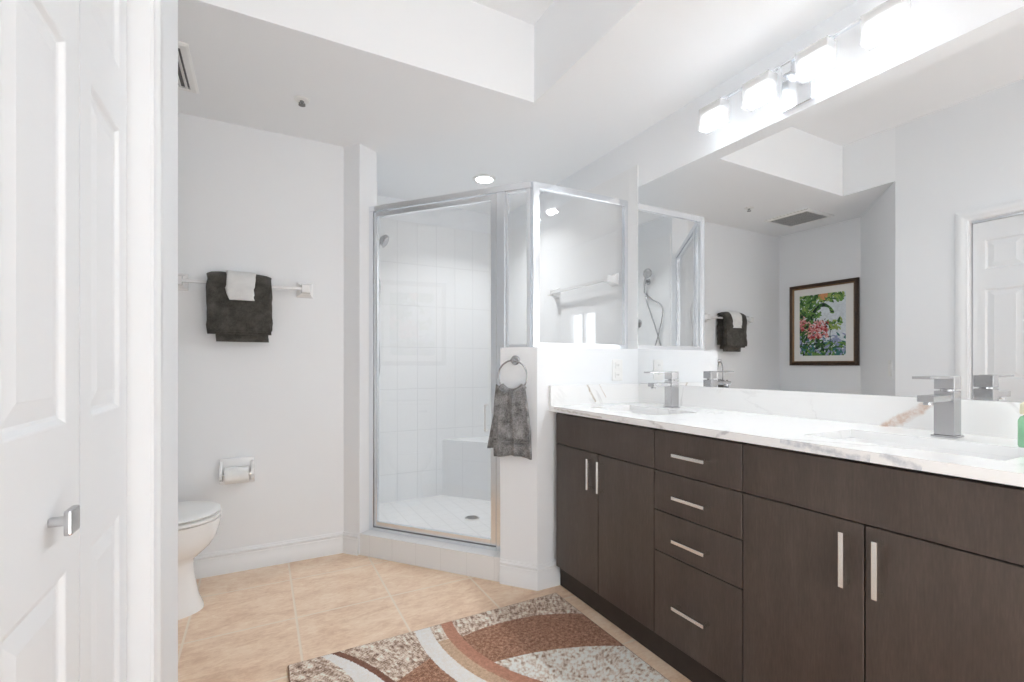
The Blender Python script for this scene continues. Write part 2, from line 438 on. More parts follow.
# ------------------------------------------------------------------ vanity
XF, XK = 1.30, 1.341
Y_L, Y_A, Y_B, Y_R = 1.973, 1.309, .941, .281
ZB, ZTOP = .113, .876
def handle(vertical=True, L=.137):
    """bar pull in local coordinates: standing off along -x, centred at origin"""
    mb = MB(); h = L/2
    if vertical:
        mb.box(-.036, -.026, -.006, .006, -h, h, .0015)
        for s in (-1, 1): mb.box(-.027, 0, -.005, .005, s*(h-.008)-.006, s*(h-.008)+.006, .001)
    else:
        mb.box(-.036, -.026, -h, h, -.006, .006, .0015)
        for s in (-1, 1): mb.box(-.027, 0, s*(h-.008)-.006, s*(h-.008)+.006, -.005, .005, .001)
    return mb
def carcass(y0, y1, par, fill=0):
    mb = MB(); G = .0
    xb = 1.872
    mb.box(XF+.02, xb, y0, y0+.018, ZB, .882); mb.box(XF+.02, xb, y1-.018, y1, ZB, .882)
    mb.box(XF+.02, xb, y0+.018, y1-.018, ZB, ZB+.018); mb.box(xb-.008, xb, y0+.018, y1-.018, ZB+.018, .882)
    mb.box(XF+.02, XF+.038, y0+.018, y1-.018, .70, .882)
    if fill: mb.box(XF+.03, xb, y1, y1+fill, 0.12, .882)
    mb.build('carcass', M['kick'], par)
    MB().box(XK, XK+.03, y0, y1+fill, 0, ZB).build('toe_kick', M['kick'], par)
def front(name, y0, y1, z0, z1, par, vertical=None, hy=0, hz=0):
    g = .0018
    o = MB().box(XF, XF+.019, y0+g, y1-g, z0+g, z1-g, .0012, 1).build(name, M['wood'], par)
    if vertical is not None:
        h = handle(vertical); P = par['_loc']
        h.bm.transform(Matrix.Translation((XF-P[0], hy-P[1], hz-P[2])))
        sub('handle', h, M['satin'], o)
    return o
ZD = .7265
def sink_base(y0, y1, label, fill=0):
    t = thing('vanity_cabinet', label, 'cabinet', (1.6, (y0+y1)/2, 0), group='vanity sink cabinets')
    carcass(y0, y1, t, fill); m = (y0+y1)/2
    front('false_front', y0, y1, ZD, ZTOP, t)
    front('door', m, y1, ZB, ZD, t, True, m+.036, .634)
    front('door', y0, m, ZB, ZD, t, True, m-.036, .634)
sink_base(Y_A, Y_L, 'dark brown sink cabinet with two doors beside the knee wall', .034)
sink_base(Y_R, Y_B, 'dark brown sink cabinet with two doors nearest the camera, right of the drawers')
t = thing('drawer_cabinet', 'dark brown cabinet of four drawers between the two sink cabinets', 'cabinet', (1.6, (Y_A+Y_B)/2, 0))
carcass(Y_B, Y_A, t); ym = (Y_A+Y_B)/2
for z0, z1, hz in ((ZD, ZTOP, .800), (.579, ZD, .651), (.428, .579, .499), (ZB, .428, .266)):
    front('drawer', Y_B, Y_A, z0, z1, t, False, ym, hz)

# countertop with cut-outs, backsplash and side splash
VE = [('yz', (.815, .905), (.665, 1.012), .017, s2l((205, 178, 160)), .85, ('x', 1.84, 1.9)),
      ('xz', (1.555, .93), (1.50, 1.02), .007, s2l((165, 145, 120)), .8, ('y', 1.97, 2.02)),
      ('xz', (1.625, .95), (1.58, 1.02), .004, s2l((190, 170, 150)), .6, ('y', 1.97, 2.02)),
      ('yz', (.80, .906), (.60, .888), .013, s2l((165, 172, 184)), .6, ('x', 1.2, 1.29)),
      ('yz', (.56, .906), (.50, .890), .012, s2l((165, 172, 184)), .6, ('x', 1.2, 1.29)),
      ('yz', (1.32, .915), (1.24, .88), .010, s2l((170, 165, 165)), .6, ('x', 1.2, 1.29)),
      ('yz', (1.02, .885), (.98, .912), .008, s2l((165, 165, 170)), .6, ('x', 1.2, 1.29)),
      ('yz', (1.95, .9), (1.6, .892), .006, s2l((180, 172, 160)), .6, ('x', 1.2, 1.29)),
      ('xy', (1.45, 1.86), (1.66, 1.80), .012, s2l((195, 185, 180)), .5, ('z', .905, .915)),
      ('xy', (1.30, .80), (1.42, .55), .010, s2l((190, 185, 185)), .5, ('z', .905, .915))]
M['quartz'] = quartz(VE)
CZ0, CZ1, CX0, CY0, CY1 = .884, .910, 1.28, .262, 2.0095
SY = (1.641, .611); SX0, SX1, SH = 1.415, 1.675, .215
ct = thing('countertop', 'white veined quartz countertop running along the vanity below the mirror', 'countertop', (1.58, 1.13, CZ0))
mb = MB()
mb.box(CX0, SX0, CY0, CY1, CZ0, CZ1); mb.box(SX1, XW, CY0, CY1, CZ0, CZ1)
ys = [CY0, SY[1]-SH, SY[1]+SH, SY[0]-SH, SY[0]+SH, CY1]
for i in (0, 2, 4): mb.box(SX0, SX1, ys[i], ys[i+1], CZ0, CZ1)
def local_mat(o):  # keep the vein coordinates in world metres
    return o
o = mb.build('slab', M['quartz']); o.parent = ct; o.location = (-1.58, -1.13, -CZ0)
for nm, a in (('backsplash', (1.86, XW, CY0, CY1-.02)), ('side_splash', (CX0, XW, CY1-.02, CY1))):
    o = MB().box(*a, CZ1, 1.012).build(nm, M['quartz']); o.parent = ct; o.location = (-1.58, -1.13, -CZ0)
# undermount basins
def basin(mb):
    def rr(hx, hy, r, z, n=6):
        pts = []
        for cx, cy, a0 in ((hx-r, hy-r, 0), (-hx+r, hy-r, PI/2), (-hx+r, -hy+r, PI), (hx-r, -hy+r, 3*PI/2)):
            for k in range(n+1):
                a = a0+PI/2*k/n; pts.append((cx+r*math.cos(a), cy+r*math.sin(a), z))
        return pts
    a, b = (SX1-SX0)/2, SH
    inner = [rr(a-.001, b-.001, .03, 0), rr(a-.006, b-.006, .035, -.03), rr(a-.02, b-.02, .05, -.10), rr(a-.06, b-.07, .06, -.125), rr(.025, .025, .02, -.13)]
    outer = [rr(.03, .03, .02, -.14), rr(a-.05, b-.05, .06, -.135), rr(a-.008, b-.008, .05, -.105), rr(a+.005, b+.005, .035, -.03), rr(a+.012, b+.012, .03, 0)]
    mb.rings(outer+inner[0:]); return mb
sk = thing('sink', 'white undermount sink in front of the far faucet', 'sink', ((SX0+SX1)/2, SY[0], CZ0), group='undermount sinks')
basin(MB()).build('basin', M['ceramic'], sk, world=False, auto=40)
MB().lathe([(.0, -.1295), (.024, -.1295), (.022, -.126), (.0, -.127)], seg=24).build('drain', M['chrome'], sk, world=False, auto=40)
s2 = copy_tree(sk); s2.location = ((SX0+SX1)/2, SY[1], CZ0); s2['label'] = 'white undermount sink in front of the near faucet'
# faucets
fx = 1.74
fc = thing('faucet', 'square chrome faucet at the far sink, beside the knee wall', 'faucet', (fx, SY[0]-.004, CZ1), group='faucets on the counter')
MB().box(-.028, .028, -.028, .028, 0, .006, .001).build('base_plate', M['nickel'], fc, world=False)
MB().box(-.023, .023, -.023, .023, .006, .132, .0015).build('body', M['nickel'], fc, world=False)
mb = MB(); mb.box(-.135, -.023, -.019, .019, .104, .122, .002); mb.lathe([(.0, .096), (.011, .096), (.011, .104), (0, .104)], (-.118, 0, 0), seg=16)
mb.build('spout', M['nickel'], fc, world=False)
mb = MB(); mb.lathe([(.0, .132), (.016, .132), (.016, .137), (0, .137)], seg=20); mb.box(-.023, .023, -.023, .023, .137, .174, .002)
mb.box(-.158, -.02, -.021, .021, .168, .175, .001)
mb.build('lever_handle', M['nickel'], fc, world=False)
f2 = copy_tree(fc); f2.location = (fx, SY[1]-.004, CZ1); f2['label'] = 'square chrome faucet at the near sink, toward the right edge'
# soap bottle on the right edge
sb = thing('soap_bottle', 'green liquid bottle with pale yellow cap at the right edge of the counter', 'bottle', (1.70, .425, CZ1))
M['green'] = plain('green_liquid', s2l((150, 206, 165)), .2, 0, .5, .05, 30)
M['cream'] = plain('pale_yellow_plastic', s2l((240, 236, 205)), .35, 0, .5, .02)
MB().lathe([(0, 0), (.026, 0), (.028, .004), (.028, .066), (.024, .076), (.014, .082), (.0, .082)], seg=28).build('bottle_body', M['green'], sb, world=False, auto=40)
MB().lathe([(0, .083), (.024, .083), (.025, .086), (.024, .108), (.018, .114), (0, .114)], seg=24).build('cap', M['cream'], sb, world=False, auto=40)

# mirror
o = MB().box(1.875, XW, .262, 2.0095, 1.0125, 2.116).build('wall_mirror', M['mirror'])
tag(o, 'large frameless wall mirror above the vanity counter', 'mirror'); at_origin(o, (1.8775, 1.13, 1.0125))

# vanity light: bar, canopy, four square glass shades
vl = thing('vanity_light', 'four-shade chrome vanity light above the mirror', 'light fixture', (1.86, 1.11, 2.13))
MB().box(1.858, XW, 1.05, 1.17, 2.135, 2.262, .003).build('canopy', M['chrome'], vl)
mb = MB(); mb.box(1.786, 1.800, .725, 1.497, 2.279, 2.288, .001); mb.box(1.79, 1.862, 1.09, 1.13, 2.262-.02, 2.288, .002)
mb.build('rail', M['chrome'], vl)
for cy in (1.44, 1.221, 1.002, .783):
    s = MB(); x0, x1, y0, y1, z0, z1 = 1.764, 1.822, cy-.058, cy+.058, 2.182, 2.279
    g = .006
    s.box(x0, x0+g, y0, y1, z0, z1); s.box(x1-g, x1, y0, y1, z0, z1)
    s.box(x0+g, x1-g, y0, y0+g, z0, z1); s.box(x0+g, x1-g, y1-g, y1, z0, z1); s.box(x0+g, x1-g, y0+g, y1-g, z0, z0+g)
    so = s.build('shade', M['shade'], vl)
    P = vl['_loc']
    d_ = MB().box(x0+.009-P[0], x1-.009-P[0], y0+.009-P[1], y1-.009-P[1], z0+.014-P[2], z1-.028-P[2], .004)
    sub('diffuser', d_, M['lamp'], so)
    c_ = MB(); c_.box(x0+.0065-P[0], x0+.010-P[0], y0+.007-P[1], y1-.007-P[1], z1-.027-P[2], z1-.001-P[2]); c_.box(x1-.010-P[0], x1-.0065-P[0], y0+.007-P[1], y1-.007-P[1], z1-.027-P[2], z1-.001-P[2]); c_.box(x0+.01-P[0], x1-.01-P[0], cy-.008-P[1], cy+.008-P[1], z1-.027-P[2], z1-.001-P[2])
    sub('socket_cap', c_, M['satin'], so)
    area('shade_lamp', (1.785, cy, 2.180), (0, .65, 0), .045, .095, 0.68, 'RECTANGLE', 2.3)

# ------------------------------------------------------------------ shower glass enclosure
en = thing('shower_enclosure', 'chrome framed glass shower enclosure on the knee wall and curb', 'shower enclosure', (E1.x, E1.y, .127), ANG)
O = .085; h2 = .014; ZH = 2.064; GY = 2.10
tcn = (E1.y+N.y*O-GY)/(-D.y)       # where the diagonal meets the front panel
def lb(t0, t1, z0, z1, hw=h2, bev=.002):   # box in the enclosure's own frame
    return MB().box(t0, t1, O-hw, O+hw, z0-.127, z1-.127, bev)
lb(.0125, tcn-.012, 2.032, ZH, .02).build('header', M['chrome'], en, world=False)
lb(.0125, .043, .127, 2.032, .018).build('jamb', M['chrome'], en, world=False)
lb(.851, .900, .128, 2.032, .018).build('jamb', M['chrome'], en, world=False)
lb(.043, .851, .127, .147, .02).build('sill', M['chrome'], en, world=False)
mb = MB()
for a in ((.046, .066, .152, 2.027), (.816, .847, .152, 2.027), (.066, .816, .152, .181), (.066, .816, 1.999, 2.027)):
    mb.box(a[0], a[1], O-.011, O+.011, a[2]-.127, a[3]-.127, .0015)
dr = mb.build('door_frame', M['chrome'], en, world=False)
gp = MB()  # dark strips added so their colour gives the shade of the door gaps
for a in ((.0432, .0458, .15, 2.03), (.8472, .8508, .15, 2.03), (.0432, .8508, .1472, .1518)): gp.box(a[0], a[1], O-.009, O+.009, a[2]-.127, a[3]-.127)
sub('gap_shading', gp, M['grey'], dr)
sub('door_glass', MB().box(.064, .818, O-.003, O+.003, .176-.127, 2.004-.127), M['glass'], dr)
mb = MB(); mb.tube([(.792, O-.004, .635), (.792, O-.03, .635), (.792, O-.03, .635+.14), (.792, O-.004, .635+.14)], .006, 10)
sub('pull_handle', mb, M['plastic'], dr, auto=50)
mb = MB()
for a in ((.9005, .914, 1.207, 2.032), (tcn-.038, tcn-.018, 1.207, 2.032), (.914, tcn-.038, 1.207, 1.223), (.914, tcn-.038, 2.020, 2.032)):
    mb.box(a[0], a[1], O-.011, O+.011, a[2]-.127, a[3]-.127, .0015)
fp = mb.build('narrow_panel_frame', M['chrome'], en, world=False)
sub('narrow_panel_glass', MB().box(.912, tcn-.036, O-.003, O+.003, 1.22-.127, 2.024-.127), M['glass'], fp)
XC = dg(tcn, O)[0]
MB().box(XC-.012, XC+.012, GY-.013, GY+.013, 1.205, ZH, .002).build('corner_post', M['chrome'], en)
mb = MB()
for a in ((XC+.012, XC+.026, 1.207, ZH), (1.848, 1.8715, 1.207, ZH), (XC+.026, 1.848, 1.207, 1.232), (XC+.026, 1.848, 2.030, ZH)):
    mb.box(a[0], a[1], GY-.012, GY+.012, a[2], a[3], .0015)
wp = mb.build('wide_panel_frame', M['chrome'], en)
mb = MB().box(XC+.024, 1.85, GY-.003, GY+.003, 1.228, 2.034)
mb.bm.transform((Matrix.Translation(en['_loc'])@Matrix.Rotation(ANG, 4, 'Z')).inverted())
sub('wide_panel_glass', mb, M['glass'], wp)

# ------------------------------------------------------------------ shower fittings
hs = thing('hand_shower', 'chrome hand shower with looped hose on the tiled shower wall', 'shower', (.6336, 3.26, 1.84))
MB().lathe([(0, 0), (.028, 0), (.026, .008), (.012, .012), (0, .012)], (.6336, 3.28, 1.87), 'x', 24).build('wall_flange', M['nickel'], hs, auto=40)
MB().tube([(.64, 3.28, 1.87), (.68, 3.28, 1.88), (.70, 3.275, 1.875), (.715, 3.27, 1.86)], .010, 12).build('bracket_arm', M['nickel'], hs, smooth=True)
mb = MB(); mb.tube([(.70, 3.285, 1.77), (.712, 3.275, 1.86), (.728, 3.25, 1.925), (.745, 3.225, 1.955)], lambda i: (.010, .012, .012, .015)[i], 12)
hd = [Vector((.745, 3.222, 1.955)), Vector((.758, 3.212, 1.94)), Vector((.772, 3.20, 1.925)), Vector((.776, 3.197, 1.92))]
mb.tube(hd, lambda i: (.018, .040, .046, .040)[i], 20)
mb.build('shower_head', M['nickel'], hs, auto=50)
def loop(pts, n=10):
    P = [Vector(p) for p in pts]; out = []
    for i in range(len(P)-1):
        a, b, c, d = P[max(i-1, 0)], P[i], P[i+1], P[min(i+2, len(P)-1)]
        for k in range(n):
            s = k/n; out.append(.5*((2*b)+(c-a)*s+(2*a-5*b+4*c-d)*s*s+(3*b-a-3*c+d)*s**3))
    return out+[P[-1]]
mb = MB(); mb.tube(loop([(.70, 3.285, 1.77), (.69, 3.20, 1.70), (.68, 3.10, 1.64), (.672, 3.085, 1.56), (.67, 3.13, 1.40), (.67, 3.19, 1.22), (.67, 3.17, 1.08), (.67, 3.12, 1.03), (.67, 3.08, 1.10), (.67, 3.10, 1.25), (.67, 3.16, 1.42), (.67, 3.23, 1.58), (.668, 3.28, 1.70), (.655, 3.30, 1.76), (.64, 3.30, 1.765)]), .007, 10)
mb.build('hose', M['nickel'], hs, smooth=True)
hs.location.y -= .075; hs.scale.x = .65      # closer to the wall
sv = thing('shower_valve', 'round chrome shower valve on the tiled shower wall below the hand shower', 'valve', (.6336, 3.33, 1.5))
MB().lathe([(0, 0), (.040, 0), (.038, .008), (.02, .012), (0, .012)], (.6336, 3.33, 1.5), 'x', 32).build('escutcheon', M['nickel'], sv, auto=40)
mb = MB(); mb.lathe([(0, .012), (.022, .012), (.020, .05), (0, .052)], (.6336, 3.33, 1.5), 'x', 20); mb.box(.66, .676, 3.324, 3.336, 1.45, 1.50, .003)
mb.build('lever', M['nickel'], sv, auto=40)

# towel bars with square ceramic posts
def towel_bar(label, loc, rz, L, hw=.032):
    """local: wall at y=0, bar stands off along -y, runs along x"""
    t = thing('towel_bar', label, 'towel bar', loc, rz, 'white towel bars')
    for s in (-1, 1):
        x = s*L/2; mb = MB()
        sq = lambda h, y, dz=0: [(x-h, y, dz-h), (x+h, y, dz-h), (x+h, y, dz+h), (x-h, y, dz+h)]
        mb.rings([sq(hw*1.35, 0), sq(hw*1.35, -.008), sq(hw*1.1, -.016), sq(hw*.72, -.04), sq(hw*.72, -.066), sq(hw*.62, -.074)])
        mb.build('post', M['ceramic'], t, world=False)
    MB().box(-L/2+hw*.6, L/2-hw*.6, -.064, -.048, -.008, .008, .0015).build('bar', M['bar'], t, world=False)
    return t
M['bar'] = plain('pale_acrylic', (.80, .80, .80), .12, 0, .5, .01)
BX, BZ = -.076, 1.545
towel_bar('white towel bar on the far wall, holding the folded dark towel', (BX, YF, BZ), 0, .60)
towel_bar('white towel bar inside the shower, seen through the wide glass panel', (1.872, 2.51, 1.625), -PI/2, .62, .026)

# ------------------------------------------------------------------ towels
def slab_over(path, x0, x1, th, nx=22, wob=.004, seed=0, taper=0, round_=.5):
    """a thick cloth following a (y,z) path, extruded along x: returns MB"""
    mb = MB(); P = [Vector(p) for p in path]; n = len(P); Nn = []
    for i in range(n):
        d = (P[min(i+1, n-1)]-P[max(i-1, 0)]).normalized(); Nn.append(Vector((-d.y, d.x)))
    rs = []
    for j in range(nx+1):
        f = j/nx; x = x0+(x1-x0)*f
        e = min(f, 1-f)*2; k = min(1, (e*6+.25)) if e < .125 else 1
        ring = []
        for side in (1, -1):
            idx = range(n) if side == 1 else range(n-1, -1, -1)
            for i in idx:
                endk = .45 if i in (0, n-1) else 1
                q = P[i]+Nn[i]*(side*th/2*k*endk)
                w = mnoise.noise(Vector((x*14+seed, i*.35, seed*3.1)))*wob
                wx = mnoise.noise(Vector((i*.4, seed*2.3, 9+f*3)))*wob*1.3
                q = q+Nn[i]*w
                ring.append((x+wx+taper*(f-.5)*(i/(n-1)-.5), q.x, q.y))
        rs.append(ring)
    mb.rings(rs); return mb
def drape(yb, zc, r, front_z, back_z, front_out=0, n=16, back_in=0):
    """(y,z) path: back bottom, over the bar at (yb,zc), front bottom (front toward -y)"""
    p = []
    for k in range(n+1): f = k/n; p.append((yb+r+back_in*(1-f), back_z+(zc-back_z)*f))
    for k in range(1, 9): a = PI*k/9; p.append((yb+r*math.cos(a), zc+r*math.sin(a)))
    for k in range(n+1): f = k/n; p.append((yb-r-front_out*f, zc-(zc-front_z)*f))
    return p
yb = YF-.056
tw = MB()
def add(mbx):
    t = mbx.bm; tw.merge(t)
add(slab_over(drape(yb, BZ, .018, 1.238, 1.26), -.205, .036, .014, 24, .007, 1))
add(slab_over(drape(yb, BZ-.003, .034, 1.276, 1.30, .004), -.241, .052, .014, 28, .008, 2))
add(slab_over(drape(yb, BZ-.002, .050, 1.288, 1.33, .006)[18:], -.243, .050, .016, 28, .008, 3))
o = tw.build('bath_towel', M['towel'], smooth=True)
tag(o, 'folded charcoal bath towel hanging over the white bar on the far wall', 'towel'); at_origin(o, (-.095, yb, 1.24))
mbw = slab_over(drape(yb, BZ-.002, .066, 1.452, 1.49, .006)[16:], -.155, -.028, .010, 18, .007, 5, -.03)
o = mbw.build('washcloth', M['cloth'], smooth=True)
tag(o, 'small white washcloth draped over the charcoal towel on the bar', 'washcloth'); at_origin(o, (-.09, yb-.06, 1.45))

# towel ring and hand towel on the knee wall end
RT, RZ = .990, 1.060
tr = thing('towel_ring', 'chrome towel ring on the end of the knee wall beside the shower door', 'towel ring', (*dg(RT), RZ+.08), ANG)
mb = MB(); mb.lathe([(0, 0), (.024, 0), (.024, -.006), (.020, -.010), (0, -.010)], (0, 0, 0), 'y', 28); mb.build('wall_plate', M['nickel'], tr, world=False, auto=40)
mb = MB(); mb.lathe([(0, -.010), (.010, -.010), (.010, -.046), (0, -.048)], (0, 0, 0), 'y', 18); mb.build('post', M['nickel'], tr, world=False, auto=40)
mb = MB(); mb.tube([(.078*math.sin(2*PI*k/48), -.040, -.080+.078*math.cos(2*PI*k/48)) for k in range(48)], .0042, 10, True)
mb.build('ring', M['nickel'], tr, world=False, smooth=True)
def hang(tc0, tc1, w0, w1, zb, y0, y1, seed, th=.012, pl=.007, arc=True):
    """hanging cloth sheet on the ring, in the ring's local frame (x along wall, -y to the room)"""
    mb = MB(); nu, nv = 30, 30; fr, bk = [], []
    for j in range(nv+1):
        v = j/nv; a, b = [], []
        for i in range(nu+1):
            u = i/nu*2-1
            sp = w0+(w1-w0)*min(1, v*1.6)**.8; x = (tc0+(tc1-tc0)*v)+u*sp
            ztop = -.080-math.sqrt(max(0, .076**2-(u*w0*.86)**2)) if arc else -.15
            z = ztop+(zb-ztop)*v+.006*math.sin(u*3+seed)*v
            pleat = pl*(math.cos(u*8.5+seed)+.5*math.sin(u*15+seed*2))*(.35+.65*v)
            y = y0+(y1-y0)*v+pleat+.004*mnoise.noise(Vector((u*3, v*5, seed)))
            t_ = th*(1 if abs(u) < .95 else .5)*(1 if v < .97 else .7)
            a.append((x, y-t_/2, z)); b.append((x, y+t_/2, z))
        fr.append(a); bk.append(b)
    V = [[mb.bm.verts.new(p) for p in r+q[::-1]] for r, q in zip(fr, bk)]
    m = len(V[0])
    for r0, r1 in zip(V, V[1:]):
        for i in range(m): mb.face([r0[i], r0[(i+1) % m], r1[(i+1) % m], r1[i]])
    mb.face(V[0]); mb.face(V[-1][::-1]); return mb
tw = hang(-.004, .008, .076, .104, .662-RZ-.08, -.062, -.058, 1.3, .016, .008)
tw.merge(hang(-.014, -.082, .066, .070, .688-RZ-.08, -.020, -.018, 2.6, .014, .003).bm)
# roll of cloth over the lower arc of the ring
for k in range(25):
    pass
tw.tube([(.078*math.sin(a)*1.0-.002, -.040, -.080-.078*math.cos(a)) for a in [(-.92+1.84*k/24) for k in range(25)]], .017, 10)
for s in (-1, 0, 1):   # dobby border bands
    z = -.405+s*.016
    tw.box(-.092, .106, -.074, -.058, z-.003, z+.003, .002)
o = tw.build('hand_towel', M['handtowel'], smooth=True)
o.location = (*dg(RT), RZ+.08); o.rotation_euler = (0, 0, ANG)
tag(o, 'grey hand towel hanging from the chrome ring on the knee wall', 'towel')

# ------------------------------------------------------------------ toilet and paper holder
ty = 2.60
to = thing('toilet', 'white two-piece toilet half hidden behind the door casing', 'toilet', (-.55, ty, 0))
def egg(xf, xb, hw, z, n=40, p=2.3):
    cx = xb+(xf-xb)*.55; r = []
    for k in range(n):
        a = 2*PI*k/n; c, s = math.cos(a), math.sin(a)
        ex = (xf-cx) if c > 0 else (cx-xb)
        r.append((cx+ex*math.copysign(abs(c)**(2/p), c), ty+hw*math.copysign(abs(s)**(2/p), s), z))
    return r
mb = MB()
mb.rings([egg(-.232, -.86, .120, 0), egg(-.234, -.86, .118, .015), egg(-.252, -.86, .108, .06), egg(-.266, -.86, .104, .14), egg(-.272, -.86, .104, .215), egg(-.268, -.86, .110, .235),
          egg(-.240, -.86, .134, .258), egg(-.206, -.86, .160, .290), egg(-.184, -.86, .174, .325), egg(-.171, -.86, .182, .365), egg(-.165, -.86, .186, .395), egg(-.164, -.86, .187, .410), egg(-.172, -.86, .18, .4135)])
mb.build('bowl', M['ceramic'], to, auto=60)
mb = MB(); mb.rings([egg(-.186, -.63, .166, .4135), egg(-.186, -.63, .166, .4175), egg(-.168, -.635, .184, .419), egg(-.163, -.635, .189, .423), egg(-.164, -.635, .188, .432), egg(-.172, -.63, .18, .434), egg(-.186, -.63, .166, .4345)])
mb.build('seat', M['plastic'], to, auto=60)
mb = MB(); mb.rings([egg(-.186, -.63, .166, .4345), egg(-.186, -.63, .166, .4385), egg(-.169, -.635, .184, .440), egg(-.166, -.635, .187, .446), egg(-.176, -.63, .178, .452), egg(-.21, -.60, .15, .455)])
mb.build('lid', M['plastic'], to, auto=60)
MB().box(-.905, -.70, ty-.21, ty+.21, .415, .76, .02, 3).build('tank', M['ceramic'], to, auto=50)
MB().box(-.908, -.692, ty-.218, ty+.218, .76, .795, .010, 3).build('tank_lid', M['ceramic'], to, auto=50)
mb = MB(); mb.lathe([(0, 0), (.012, 0), (.012, .012), (0, .014)], (-.70, ty-.16, .70), 'x', 16); mb.box(-.69, -.68, ty-.17, ty-.09, .693, .707, .003)
mb.build('flush_lever', M['chrome'], to, auto=40)

tp = thing('toilet_paper_holder', 'white ceramic paper holder on the far wall beside the toilet', 'toilet paper holder', (-.112, YF, .545))
mb = MB(); mb.box(-.082, .082, -.012, 0, -.07, .07, .005)
mb.build('back_plate', M['ceramic'], tp, world=False, auto=40)
for s in (-1, 1):
    mb = MB(); pr = [(-.010, .055), (-.030, .045), (-.062, .015), (-.072, -.012), (-.066, -.032), (-.045, -.042), (-.010, -.052)]
    xs = sorted((s*.080, s*.066)); mb.rings([[(xs[0], y, z) for y, z in pr], [(xs[1], y, z) for y, z in pr]])
    mb.build('arm', M['ceramic'], tp, world=False)
MB().lathe([(0, -.066), (.009, -.066), (.009, .066), (0, .066)], (0, -.050, -.012), 'x', 18).build('roller', M['satin'], tp, world=False, auto=40)
ro = MB(); ro.lathe([(.0095, -.056), (.040, -.056), (.042, -.054), (.042, .054), (.040, .056), (.0095, .056), (.0095, -.056)], (-.112, YF-.057, .545-.012), 'x', 36)
o = ro.build('toilet_paper_roll', M['paper'], auto=40); tag(o, 'white toilet paper roll in the ceramic wall holder', 'toilet paper'); at_origin(o, (-.112, YF-.057, .49))

# ------------------------------------------------------------------ ceiling fittings
v = thing('ceiling_vent', 'square white ceiling vent with a slatted grille above the toilet', 'vent', (-.455, 2.495, ZC))
mb = MB(); q = lambda h, z: [(-h, -h, z), (h, -h, z), (h, h, z), (-h, h, z)]
V = mb.rings([q(.195, 0), q(.195, -.006), q(.186, -.012), q(.164, -.012), q(.164, -.004)], cap=False)
mb.build('frame', M['plastic'], v, world=False)
MB().box(-.164, .164, -.164, .164, -.003, -.0005).build('inner_shading', M['dark'], v, world=False)  # flat dark sheet, its colour stands in for shade behind the slats
for k in range(13):
    s = MB(); x = -.150+k*.025
    s.rings([[(x-.007, y, -.004), (x+.004, y, -.0125), (x+.0055, y, -.011), (x-.0055, y, -.003)] for y in (-.164, .164)])
    s.build('slat', M['plastic'], v, world=False)
sp = thing('sprinkler_head', 'small fire sprinkler head on the ceiling soffit', 'sprinkler', (.178, 2.525, ZC))
MB().lathe([(0, 0), (.036, 0), (.034, -.005), (.022, -.008), (0, -.008)], seg=28).build('escutcheon', M['plastic'], sp, world=False, auto=40)
mb = MB(); mb.lathe([(0, -.008), (.010, -.008), (.008, -.015), (.0, -.015)], seg=16)
for s in (-1, 1): mb.tube([(s*.008, 0, -.014), (s*.014, 0, -.019), (s*.004, 0, -.026)], .0025, 8)
mb.lathe([(0, -.026), (.016, -.026), (.016, -.028), (0, -.028)], seg=20)
mb.build('nozzle', M['grey'], sp, world=False, auto=40)
rl = thing('recessed_light', 'round recessed ceiling light above the shower', 'light fixture', (1.38, 3.0, ZC))
MB().lathe([(.058, -.001), (.082, -.001), (.080, -.006), (.060, -.009), (.058, -.001)], seg=40).build('trim_ring', M['plastic'], rl, world=False, auto=40)
MB().lathe([(0, -.001), (.058, -.001), (.057, -.003), (0, -.004)], seg=40).build('lens', M['bulb'], rl, world=False, auto=40)
# ------------------------------------------------------------------ wall plates
ou = thing('wall_outlet', 'white outlet plate on the knee wall above the counter', 'outlet', (1.722, K.y, 1.088))
MB().box(-.036, .036, -.006, 0, -.058, .058, .002).build('cover_plate', M['plastic'], ou, world=False)
for s in (-1, 1):
    r_ = MB().box(-.017, .017, -.0085, -.006, s*.026-.017, s*.026+.017, .0015).build('receptacle', M['plastic'], ou, world=False)
    mb = MB()
    for dx in (-.006, .006): mb.box(dx-.001, dx+.001, -.0090, -.0085, s*.026-.004, s*.026+.005)
    sub('slot', mb, M['grey'], r_)
DD = (Vector((-.911, 2.2184))-Vector((XL, 1.669))).normalized()
swp = Vector((XL, 1.669))+DD*.10
sw = thing('light_switch', 'white light switch plate on the angled wall near the corner, in the mirror', 'light switch', (swp.x, swp.y, 1.09), math.atan2(DD.y, DD.x))
MB().box(-.036, .036, -.006, 0, -.058, .058, .002).build('cover_plate', M['plastic'], sw, world=False)
MB().box(-.016, .016, -.010, -.006, -.033, .033, .002).build('rocker', M['plastic'], sw, world=False)

# ------------------------------------------------------------------ framed picture on the alcove wall (seen in the mirror)
PXW = -.911; py0, py1, pz0, pz1 = 2.228, 2.84, 1.11, 1.888
pic = thing('framed_picture', 'framed tropical flower print above the toilet, seen in the mirror', 'picture', (PXW, (py0+py1)/2, pz0))
M['frame'] = plain('dark_bronze_frame', s2l((62, 44, 30)), .35, .2, .5, .3, 60)
M['gilt'] = plain('gilt_lip', s2l((120, 92, 60)), .35, .4, .5, .2, 60)
M['mat'] = plain('cream_mat', (.78, .77, .74), .8)
mb = MB(); R = lambda i, x: [(PXW+x, py0+i, pz0+i), (PXW+x, py1-i, pz0+i), (PXW+x, py1-i, pz1-i), (PXW+x, py0+i, pz1-i)]
mb.rings([R(0, 0), R(0, .022), R(.008, .028), R(.026, .022)], cap=False)
V = mb.rings([R(.026, .022), R(.030, .024)], cap=False)
